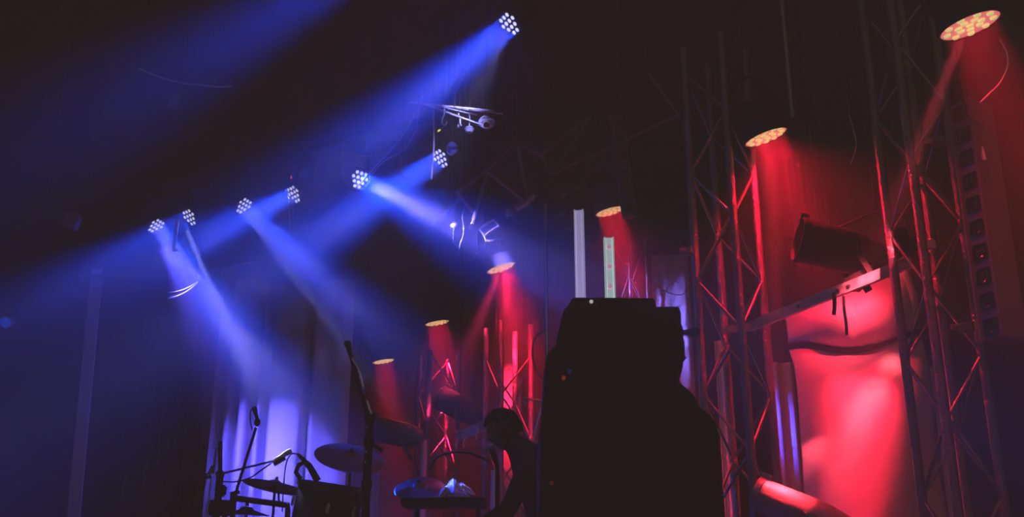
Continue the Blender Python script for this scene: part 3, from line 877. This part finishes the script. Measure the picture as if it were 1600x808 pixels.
cymbal(548, 712, 6.8, .235, 28, 14, 'large dark red cymbal left of the tall thick mic stand', mat('dull_bronze', (.30, .16, .13), .6, .4))
cymbal(430, 757, 6.6, .20, -6, 9, 'thin edge-on pinkish cymbal in front of the blue curtain', mat('pale_bronze', (.65, .42, .45), .5, .5))
cymbal(385, 799, 6.3, .14, 4, 3, 'small dark cymbal low beside the black drum', M_black())
cymbal(655, 760, 6.9, .165, 34, -4, 'cymbal with a bright pink rim beside the crumpled cloth', mat('dark_bronze', (.25, .15, .17), .35, .8))

# black tom drum
c = P(508, 812, 6.4)
dr = thing('drum', 'black tom drum with chrome lugs at the bottom edge', 'drum', Matrix.Translation(c) @ Matrix.Rotation(R(9), 4, 'Y') @ Matrix.Rotation(R(6), 4, 'X'), None)
MB().lathe([(0, .205), (.195, .205), (.20, .2), (.20, -.20), (.195, -.205), (0, -.205)], n=44).build('shell', M_black(), dr)
for z in (.2, -.2):
    MB().lathe([(.198, z - .018), (.212, z - .018), (.212, z + .012), (.198, z + .012), (.198, z - .018)], n=44).build('hoop', mat('dark_hoop', (.1, .09, .09), .3, .8), dr)
for k in range(8):
    a = k * math.pi / 4 + .2
    MB().box((.212 * math.cos(a), .212 * math.sin(a), .08), (.02, .02, .06), Matrix.Rotation(a, 4, 'Z'), bev=.004).build('lug', M_chrome(), dr)
MB().tube([(0, 0, -.2), (0, .0, -(c.z - RZ) + .012)], .014, 8).build('stand_post', M_black(), dr)
MB().lathe([(0, 0), (.22, 0), (.2, .02), (0, .03)], Matrix.Translation((0, 0, -(c.z - RZ) + .0)), 24).build('stand_base', M_black(), dr)


def mic(t, p, d, L=.16, r=.022, m=None, hm=None):
    mt = frame(p, d)
    MB().lathe([(0, 0), (r * .55, .0), (r * .6, .01), (r * .8, L * .72), (0, L * .72)], mt, 16).build('microphone_body', m or M_black(), t)
    MB().lathe([(r * .8, L * .70), (r, L * .76), (r * 1.05, L * .86), (r * .7, L * .97), (0, L)], mt, 16).build('microphone_grille', hm or M_black(), t)


# drum mic on the tom
t = thing('microphone', 'black microphone clipped to the rim of the drum, cable looping left', 'microphone', P(497, 752, 6.3))
o_ = P(497, 752, 6.3)
MB().tube([(0, 0, 0), P(483, 728, 6.28) - o_, P(466, 710, 6.25) - o_], [.022, .020, .008], 12).build('body', M_black(), t)
MB().tube([P(470, 748, 6.28) - o_, P(462, 738, 6.28) - o_, P(466, 728, 6.28) - o_, P(474, 722, 6.28) - o_], .014, 10).build('clip', M_black(), t)
MB().tube(smooth_path([P(466, 710, 6.25) - o_, P(455, 710, 6.25) - o_, P(447, 725, 6.25) - o_, P(443, 760, 6.25) - o_, P(441, 800, 6.25) - o_]), .0045, 6).build('cable', M_rubber(), t)

# boom mic with bright end
def boom_stand(label, base_px, base_py, Y, joint, tip, r=.009, thick=.012):
    j = P(*joint, Y); tp = P(*tip, Y)
    t = thing('microphone_stand', label, 'microphone stand', (j.x, j.y, RZ if Y > 6 else STAGE), 'microphone stands around the drum kit')
    z0 = RZ if Y > 6 else STAGE
    o = Vector((j.x, j.y, z0))
    stand_tripod(t, Vector((0, 0, 0)), j.z - z0, thick)
    MB().tube([j - o, tp - o], r, 10).build('boom', M_black(), t)
    MB().lathe([(0, -.03), (.022, -.025), (.026, 0), (.022, .025), (0, .03)], frame(j - o, (0, 1, 0)), 14).build('boom_joint', M_black(), t)
    return t, o


t, o = boom_stand('microphone stand with a bright-lit boom end pointing up right', 0, 0, 6.3, (344, 741), (428, 720), .0065, .022)
q0 = P(424, 722, 6.3) - o; q1 = P(455, 704, 6.3) - o
MB().tube([q0, q0.lerp(q1, .5), q0.lerp(q1, .8), q1], [.009, .012, .018, .016], 12).build('microphone', M_white(), t)
MB().bar(P(428, 726, 6.28) - o, P(446, 716, 6.28) - o, .02, .02).build('microphone_clip', M_black(), t)
MB().tube(smooth_path([P(344, 752, 6.3) - o, P(368, 753, 6.3) - o, P(392, 746, 6.3) - o, P(412, 732, 6.3) - o, P(424, 724, 6.3) - o]), .005, 6).build('cable', M_rubber(), t)
MB().box(P(349, 767, 6.28) - o, (.035, .03, .07), bev=.01).build('clutch', M_black(), t)
MB().tube([P(338, 700, 6.3) - o, P(333, 740, 6.3) - o], .007, 8).build('upper_rod', M_alu(), t)
MB().tube([P(344, 690, 6.3) - o, P(344, 745, 6.3) - o], .014, 8).build('pole', M_black(), t)

t, o = boom_stand('thin microphone stand leaning up right with mic hanging at top', 0, 0, 6.35, (366, 778), (400, 668), .009, .016)
mic(t, P(404, 664, 6.35) - o, P(397, 636, 6.35) - P(404, 664, 6.35), .12, .016)
MB().box(P(402, 660, 6.35) - o, (.035, .03, .05), bev=.008).build('microphone_clip', M_black(), t)
MB().tube(smooth_path([P(394, 672, 6.35) - o, P(391, 655, 6.35) - o, P(392, 642, 6.35) - o, P(396, 638, 6.35) - o]), .004, 6).build('cable', M_rubber(), t)
MB().bar(P(360, 772, 6.35) - o, P(374, 769, 6.35) - o, .02, .02).build('tension_knob', M_black(), t)

# rack bar and dark hardware low left
t = thing('drum_rack', 'black horizontal drum rack bar low in front of the curtain', 'rack')
MB().tube([P(362, 778, 6.25), P(452, 790, 6.25)], .018, 10).build('rail', M_black(), t)
MB().box(P(345, 794, 6.25), (.16, .10, .09), bev=.02).build('clamp_block', M_black(), t)
p_ = P(352, 800, 6.25); MB().tube([p_, (p_.x, p_.y, RZ)], .016, 10).build('post', M_black(), t)
p_ = P(450, 792, 6.25); MB().tube([p_, (p_.x, p_.y, RZ)], .016, 10).build('post', M_black(), t)
MB().tube([P(436, 788, 6.25), P(435, 770, 6.25)], .007, 8).build('rod', M_black(), t)
t = thing('microphone_stand', 'dark leaning stand at the left end of the drum kit', 'microphone stand', None, 'microphone stands around the drum kit')
MB().tube([P(322, 740, 6.2), P(312, 790, 6.2), (P(308, 808, 6.2).x, 6.2, RZ)], .010, 8).build('pole', M_black(), t)
MB().tube([P(285, 752, 6.2), P(330, 745, 6.2)], .010, 8).build('boom', M_black(), t)
MB().tube([P(326, 742, 6.2), P(333, 728, 6.2)], .012, 8).build('upper_rod', M_alu(), t)
MB().tube([P(330, 745, 6.2), P(322, 812, 6.2)], .006, 8).build('strut', M_white(), t)

# the tall thick stand
t = thing('microphone_stand', 'tall thick black mic stand with boom rising up left', 'microphone stand', (X(574, 740, 5.6), 5.6, STAGE), 'microphone stands around the drum kit')
o = Vector((X(574, 740, 5.6), 5.6, STAGE))
zj = P(574, 652, 5.6).z - STAGE
stand_tripod(t, Vector((0, 0, 0)), zj, .022, .34)
MB().tube([Vector((0, 0, zj)), P(566, 622, 5.6) - o, P(558, 592, 5.6) - o, P(546, 548, 5.6) - o], [.016, .013, .012, .010], 10).build('boom', M_black(), t)
MB().lathe([(0, -.03), (.03, -.025), (.034, 0), (.03, .025), (0, .03)], frame(Vector((0, 0, zj)), (0, 1, 0)), 16).build('boom_joint', M_black(), t)
MB().tube(smooth_path([P(550, 560, 5.57) - o, P(560, 578, 5.57) - o, P(567, 605, 5.57) - o]), .006, 8).build('chrome_rod', M_chrome(), t)
MB().tube([P(573, 626, 5.57) - o, P(577, 640, 5.57) - o, P(580, 647, 5.57) - o], .006, 8).build('chrome_rod', M_chrome(), t)
mic(t, P(548, 556, 5.6) - o, P(544, 540, 5.6) - P(548, 556, 5.6), .09, .02)
for py_ in (668, 706, 722, 755):
    p_ = P(570, py_, 5.575) - o
    MB().lathe([(0, -.004), (.005, -.002), (.005, .004)], frame(Vector((-.01, -.024, p_.z)), (0, 1, 0)), 10).build('collar_screw', M_chrome(), t)
for py_ in (690, 757):
    z_ = P(574, py_, 5.6).z - STAGE
    MB().lathe([(.023, -.02), (.029, -.02), (.029, .02), (.023, .02)], Matrix.Translation((0, 0, z_)), 16).build('collar', M_black(), t)
MB().tube([P(598, 705, 5.6) - o, Vector((0, .0, P(574, 690, 5.6).z - STAGE))], .010, 8).build('side_arm', M_black(), t)

# table with the crumpled cloth
ty = 6.9
tz = P(715, 776, ty).z
t = thing('side_table', 'small black flat table top carrying a crumpled cloth', 'table', (X(700, 776, ty), ty, STAGE))
tx0 = X(700, 776, ty)
MB().box(((X(760, 780, ty) + X(630, 780, ty)) / 2 - tx0, 0, tz - .045 - STAGE), (X(760, 780, ty) - X(630, 780, ty), .30, .05), bev=.006).build('top', M_black(), t)
MB().box((X(718, 776, ty) - tx0, -.02, tz - .008 - STAGE), (X(734, 780, ty) - X(702, 780, ty), .26, .014), bev=.003).build('tray', M_white(), t)
for k in (-.2, .2):
    MB().tube([(k, 0, tz - STAGE - .06), (k, 0, .4)], .016, 8).build('leg', M_black(), t)
c_ = P(711, 766, ty)
b = MB()


def fn_heap(u, v):
    a = u * 2 * math.pi; r = v
    rad = 1 + .28 * math.sin(3 * a + .4) + .12 * math.sin(7 * a)
    h = (1 - r ** 1.6) * (.085 + .04 * noise.noise(Vector((math.cos(a) * r * 2, math.sin(a) * r * 2, 2))))
    h += .035 * abs(noise.noise(Vector((math.cos(a) * r * 5, math.sin(a) * r * 5, 7))))
    return (c_.x + math.cos(a) * r * .105 * rad, c_.y - .02 + math.sin(a) * r * .08 * rad, tz + .004 + max(0, h))


hp = b.grid(fn_heap, 48, 14).build('crumpled_cloth', mat('towel', (.75, .76, .9), .95, 0, .3, 30), solid=.004)
tag(hp, 'crumpled pale blue cloth lying on the small black table', 'cloth')
c2 = P(693, 772, ty - .1)
b = MB(); b.lathe([(0, .055), (.022, .045), (.036, .01), (.030, -.03), (.012, -.045), (0, -.045)], Matrix.Translation(c2) @ Matrix.Rotation(R(25), 4, 'Y') @ Matrix.Scale(.8, 4, (1, 0, 0)), 16)
tag(b.build('rag', mat('pink_rag', (.85, .7, .75), .9, 0, .4, 40)), 'small pink-lit rag hanging at the left edge of the crumpled cloth', 'cloth')
cable('cable', 'dark cable arching between the far can light and the person', [P(670, 735, 6.5), P(682, 715, 6.5), P(705, 707, 6.5), P(730, 707, 6.5), P(752, 715, 6.5), P(765, 722, 6.5)], .010)
# mic in front of the person
t = thing('microphone_stand', 'microphone stand in front of the curly-haired person', 'microphone stand', (X(777, 760, 5.5), 5.5, STAGE), 'microphone stands around the drum kit')
o = Vector((X(777, 760, 5.5), 5.5, STAGE)); zj = P(777, 730, 5.5).z - STAGE
stand_tripod(t, Vector((0, 0, 0)), zj, .012)
mic(t, Vector((0, 0, zj)), P(768, 700, 5.5) - P(777, 728, 5.5), .13, .022, M_black(), mat('steel_grille', (.6, .55, .55), .4, .7))

# ================================================================== PERSON behind the stack
def person():
    Y = 5.9
    base = Vector((X(838, 808, Y), Y, STAGE))
    t = thing('person', 'person with dark curly hair and dark clothes, leaning left beside the black stack', 'person', base)
    H = P(787, 672, Y) - base        # head centre
    N = P(806, 694, Y) - base
    S = P(822, 712, Y) - base        # top of spine
    S.z = min(S.z, 1.56)
    hip = Vector((.10, .05, .95))
    chest = (S + hip) / 2 + Vector((.03, 0, .1))
    J = {}
    verts = []; edges = []; rad = []

    def v(p, r, par=None):
        verts.append(Vector(p)); rad.append(r)
        if par is not None: edges.append((par, len(verts) - 1))
        return len(verts) - 1
    r0 = v(hip, (.15, .12)); c0 = v(chest, (.165, .12), r0); s0 = v(S, (.12, .10), c0)
    n0 = v(N, (.055, .055), s0); v(H - Vector((.0, 0, .03)), (.07, .075), n0)
    # arms: leaning forward to the left
    for sy in (-1, 1):
        sh = v(S + Vector((.02, sy * .17, -.04)), (.062, .062), s0)
        el = v(S + Vector((-.10, sy * .24, -.30)), (.045, .045), sh)
        wr = v(S + Vector((-.28, sy * .13, -.40)), (.028, .028), el)
        J[sy] = (S + Vector((-.28, sy * .13, -.40)), Vector((-1, -sy * .3, -.1)).normalized())
        v(S + Vector((-.34, sy * .115, -.41)), (.024, .036), wr)
    for sy in (-1, 1):
        th = v(hip + Vector((0, sy * .09, -.06)), (.095, .095), r0)
        kn = v(Vector((.06, sy * .13, .50)), (.062, .062), th)
        an = v(Vector((.10, sy * .15, .09)), (.042, .042), kn)
        v(Vector((.0, sy * .16, .035)), (.040, .034), an); v(Vector((-.09, sy * .17, .032)), (.036, .028), len(verts) - 1)
    me = bpy.data.meshes.new('body'); me.from_pydata(verts, edges, []); me.update()
    bo = bpy.data.objects.new('body', me); COL.objects.link(bo); bo.parent = t
    sm = bo.modifiers.new('skin', 'SKIN'); sm.use_smooth_shade = True
    for i, s in enumerate(me.skin_vertices[0].data):
        s.radius = rad[i]; s.use_root = (i == 0)
    bo.modifiers.new('sub', 'SUBSURF').levels = 2; bo.modifiers['sub'].render_levels = 2
    me.materials.append(mat('dark_clothes', (.04, .038, .042), .85, 0, .2, 30))
    # head with a face, turned left and down
    fwd = Vector((-.88, -.2, -.42)).normalized(); mt = frame(H, -fwd) if False else frame(H, fwd)
    skin = mat('skin', (.35, .2, .16), .6)
    hb = MB()

    def fh(u, w_):
        a = u * 2 * math.pi; e = w_ * math.pi
        x = math.sin(e) * math.cos(a); y = math.cos(e); z = math.sin(e) * math.sin(a)
        q = Vector((x * .075, y * .115, z * .095))
        if y < 0: q.x *= 1 + y * .28
        if z > 0:
            q.z += .022 * math.exp(-(x * x) / .02 - ((y + .12) ** 2) / .02)     # nose
            q.z += .008 * math.exp(-(x * x) / .06 - ((y + .48) ** 2) / .006)   # lips
            q.z -= .010 * (math.exp(-((abs(x) - .42) ** 2) / .03 - ((y - .08) ** 2) / .015))  # eye sockets
            q.z += .008 * math.exp(-((y + .85) ** 2) / .02 - x * x / .1)
        return mt @ q
    hb.grid(fh, 36, 28)
    ho = hb.build('head', skin, t)
    e = MB()
    for s in (-1, 1):
        e.lathe([(0, .008), (.014, .006), (.020, 0), (.016, -.006), (0, -.008)], mt @ Matrix.Translation((s * .076, -.005, -.005)) @ Matrix.Rotation(R(90), 4, 'Y') @ Matrix.Scale(1.5, 4, (0, 1, 0)), 14)
    e.build('ears', skin, ho)
    hr = MB()
    rnd = random.Random(4)
    for k in range(170):
        a = rnd.uniform(0, 2 * math.pi); y = rnd.uniform(-.35, 1); rr = math.sqrt(max(0, 1 - y * y))
        d = Vector((rr * math.cos(a), y, rr * math.sin(a)))
        if d.z > .45 and d.y < .55: continue
        p0 = mt @ Vector((d.x * .085, d.y * .118, d.z * .10))
        dw = (mt.to_3x3() @ d).normalized(); s_ = dw.orthogonal().normalized(); s2 = dw.cross(s_)
        f_ = rnd.uniform(0, 6)
        pts = [p0 + dw * (.0012 * j) + (s_ * math.cos(j * .9 + f_) + s2 * math.sin(j * .9 + f_)) * .010 for j in range(10)]
        hr.tube(pts, .006, 5)
    hr.build('hair', mat('dark_hair', (.02, .016, .015), .7), t)
    # fingers and thumbs
    for sy in (-1, 1):
        wp, d = J[sy]
        palm = wp + d * .075
        sd = d.cross(UPZ).normalized()
        fg = MB()
        for i, L in enumerate((.060, .070, .066, .052)):
            b0 = palm + sd * ((i - 1.5) * .021); 
            fg.tube([b0 - d * .03, b0 + d * L * .35 - UPZ * .004, b0 + d * L * .65 - UPZ * .022, b0 + d * L * .7 - UPZ * .045], [.010, .009, .0085, .007], 8)
        b0 = wp + d * .03 - sd * sy * .035
        fg.tube([b0, b0 + d * .03 - sd * sy * .015 - UPZ * .01, b0 + d * .055 - sd * sy * .008 - UPZ * .03], [.012, .011, .008], 8)
        fg.build('hand', skin, t)
    return t


person()

# ================================================================== LIGHTS ADDED NEAR THE FIXTURES OF THE RIG
def aim_light(pos, tgt, r, spread, col, e, name):
    d = (Vector(tgt) - Vector(pos)).normalized()
    return disk_light(frame(pos, -d), r, spread, col, e, name=name)


# added lamp, hidden behind the bracket, to throw a streak on the big cloth
lp = P(1416, 398, 6.05)
lt_ = thing('added_cloth_lamp', 'small dark lamp added behind the bracket to streak light over the big cloth', 'stage light', frame(lp, lp - P(1330, 680, CY - .1)))
MB().lathe([(.05, -.01), (.055, -.01), (.055, .06), (.03, .10), (0, .10)], n=20).build('housing', M_black(), lt_)
MB().tube([lt_.matrix_world.inverted() @ P(1424, 380, 5.5), (0, 0, .08)], .014, 8).build('arm', M_black(), lt_)
aim_light(lp, P(1325, 690, CY - .1), .03, 34, (1, .02, .05), 7, 'cloth_beam_source')
for tx_, ty_, e_ in ((1392, 575, .22), (1358, 635, .42), (1322, 700, .42)):
    aim_light(lp, P(tx_, ty_, CY - .1), .02, 15, (1, .10, .13), e_, 'cloth_core_source')
aim_light(lp + Vector((-.05, -.1, .05)), P(1335, 490, CY - .15), .03, 50, (1, .04, .08), 4, 'cloth_top_source')  # further added light for the gathered top of the cloth
# added lights beside the leftmost and third heads brighten the pale drapes behind
aim_light(heads[6] + Vector((0, .25, -.1)), P(430, 750, 9.6), .05, 32, (.10, .08, 1), 52, 'curtain_source')
aim_light(heads[2] + Vector((.11, .02, -.04)), P(1060, 520, 10), .05, 17, (.22, .17, 1), 13, 'drape_source')
aim_light(heads[0] + Vector((-.02, -.12, -.14)), P(722, 182, 5.85), .02, 24, (.30, .30, 1), 1.5, 'rig_spot_source')  # added light that picks out the thin overhead rods
aim_light(P(790, 428, 8.3), P(801, 620, 9.2), .03, 30, (1, .01, .05), 20, 'column_source')  # added red light for the column casings
aim_light(P(778, 430, 8.3), P(690, 650, 9.4), .03, 16, (1, .03, .16), 4.5, 'far_tower_source')  # added red light on the leftmost far tower
aim_light(heads[2] + Vector((.11, .02, -.04)), P(1222, 670, 7.9), .04, 9, (.06, .07, 1), 3.4, 'tower_source')  # added blue light for the narrow drape by the middle tower
aim_light(heads[4] + Vector((.05, -.2, -.1)), P(712, 762, 6.9), .02, 4, (.45, .45, 1), .7, 'cloth_spot_source')  # added narrow spot that brightens the crumpled cloth
aim_light(heads[5] + Vector((.12, -.4, -.25)), P(440, 712, 6.3), .02, 5, (.35, .38, 1), 1.6, 'microphone_spot_source')  # added spot, set apart from any head, for the boom end
c_par = P(1200, 222, 5.9)
aim_light(P(1500, 62, 4.3), P(1350, 440, 5.6), .03, 9, (1, .07, .11), 2.6, 'bar_source')  # added red spot to light up the steel bar
aim_light(c_par, P(1228, 790, 5.75), .04, 8, (1, .03, .05), 5, 'low_can_source')  # added red spot to light up the low can

# ------------------------------------------------------------------ suspension wires from the ceiling
def world_pts(o):
    bpy.context.view_layer.update()
    out = []
    for q in [o] + list(o.children_recursive):
        if q.type == 'MESH':
            out += [q.matrix_world @ v_.co for v_ in q.data.vertices]
    return out


# everything hung in the air that has no pipe or tower of its own
HUNG = ['thin blue cable line', 'dim blue hanging can', 'faint blue square box', 'thin horizontal pipe in', 'pale curved flap', 'pale pointed flap',
        'pale L-shaped bracket', 'small upright pale bracket', 'pale tilted flood lamp', 'thin red cable hanging in an arc', 'thin red rod behind the large can', 'short thin rod right',
        'thin red-lit cable curving', 'red-lit cable connector', 'small pale plug', 'pale cable looping', 'faint pale cable', 'narrow upright batten', 'dark hanging batten', 'upright lamp batten with',
        'thin purple cable', 'second thin cable', 'short pale strap', 'thin pale strap', 'long pale strap', 'thin dark blue cord', 'dark cable looping', 'dark cable sagging', 'thin red cable falling',
        'red-lit bracket arm', 'dim can spotlight', 'small black can spotlight', 'small blue ', 'thin bent bar', 'small round pale lamp', 'small pale hook', 'pale strap with clip', 'pale coiled cable',
        'dark cable arching', 'dark round-lensed', 'short pink-lit steel bar', 'small pale bracket', 'small blue round light', 'dark mounting bracket', 'pale steel channel', 'small dark lamp']
for o in [q for q in COL.objects if 'label' in q and any(q['label'].startswith(k) for k in HUNG)]:
    w_ = world_pts(o)
    tp = max(w_, key=lambda p_: p_.z)
    b = MB().tube([tp - UPZ * .004, (tp.x, tp.y, ZC - .01)], .0022, 5)
    wo = b.build('suspension_wire', M_black(), o)
    wo.matrix_parent_inverse = o.matrix_world.inverted()

# ================================================================== HAZE
hz = MB().box(((XL + XR) / 2, 5.0, ZC / 2), (XR - XL - .02, 17.0, ZC - .02)).build('haze', bpy.data.materials.new('haze'))
m = hz.data.materials[0]; m.use_nodes = True; nt = m.node_tree
for n_ in list(nt.nodes):
    if n_.type == 'BSDF_PRINCIPLED': nt.nodes.remove(n_)
v = nt.nodes.new('ShaderNodeVolumeScatter')
g = nt.nodes.new('ShaderNodeNewGeometry')


def Mth(op, a, b=None):
    n = nt.nodes.new('ShaderNodeMath'); n.operation = op
    for i, x in enumerate((a, b)):
        if x is None: continue
        if isinstance(x, (int, float)): n.inputs[i].default_value = x
        else: nt.links.new(x, n.inputs[i])
    return n.outputs[0]


def blob(c, r, amp):
    s = nt.nodes.new('ShaderNodeVectorMath'); s.operation = 'SUBTRACT'; nt.links.new(g.outputs['Position'], s.inputs[0]); s.inputs[1].default_value = c
    d = nt.nodes.new('ShaderNodeVectorMath'); d.operation = 'DIVIDE'; nt.links.new(s.outputs[0], d.inputs[0]); d.inputs[1].default_value = r
    l = nt.nodes.new('ShaderNodeVectorMath'); l.operation = 'LENGTH'; nt.links.new(d.outputs[0], l.inputs[0])
    q = Mth('MULTIPLY', l.outputs['Value'], l.outputs['Value'])
    return Mth('MULTIPLY', Mth('EXPONENT', Mth('MULTIPLY', q, -1.0)), amp)


D = Mth('ADD', blob((-1.0, 7.0, 4.37), (1.7, 1.5, 1.0), .15), .010)
D = Mth('ADD', D, blob((1.6, 7, 4.5), (4.0, 5.5, 1.0), .05))
D = Mth('ADD', D, blob((-1.9, 7.1, 3.42), (.8, 1.2, .9), .12))
D = Mth('ADD', D, blob((3.4, 6.0, 4.1), (1.6, 2.2, 1.3), .04))
D = Mth('ADD', D, blob((0, .4, 1.5), (7.0, 1.8, 1.3), .42))  # dense bank added around the camera to lift the blacks
nt.links.new(D, v.inputs['Density'])
v.inputs['Color'].default_value = (1, 1, 1, 1)
nt.links.new(v.outputs[0], nt.nodes['Material Output'].inputs['Volume'])
hz['kind'] = 'stuff'
tag(hz, 'thin stage haze filling the hall and showing the light beams', 'haze')
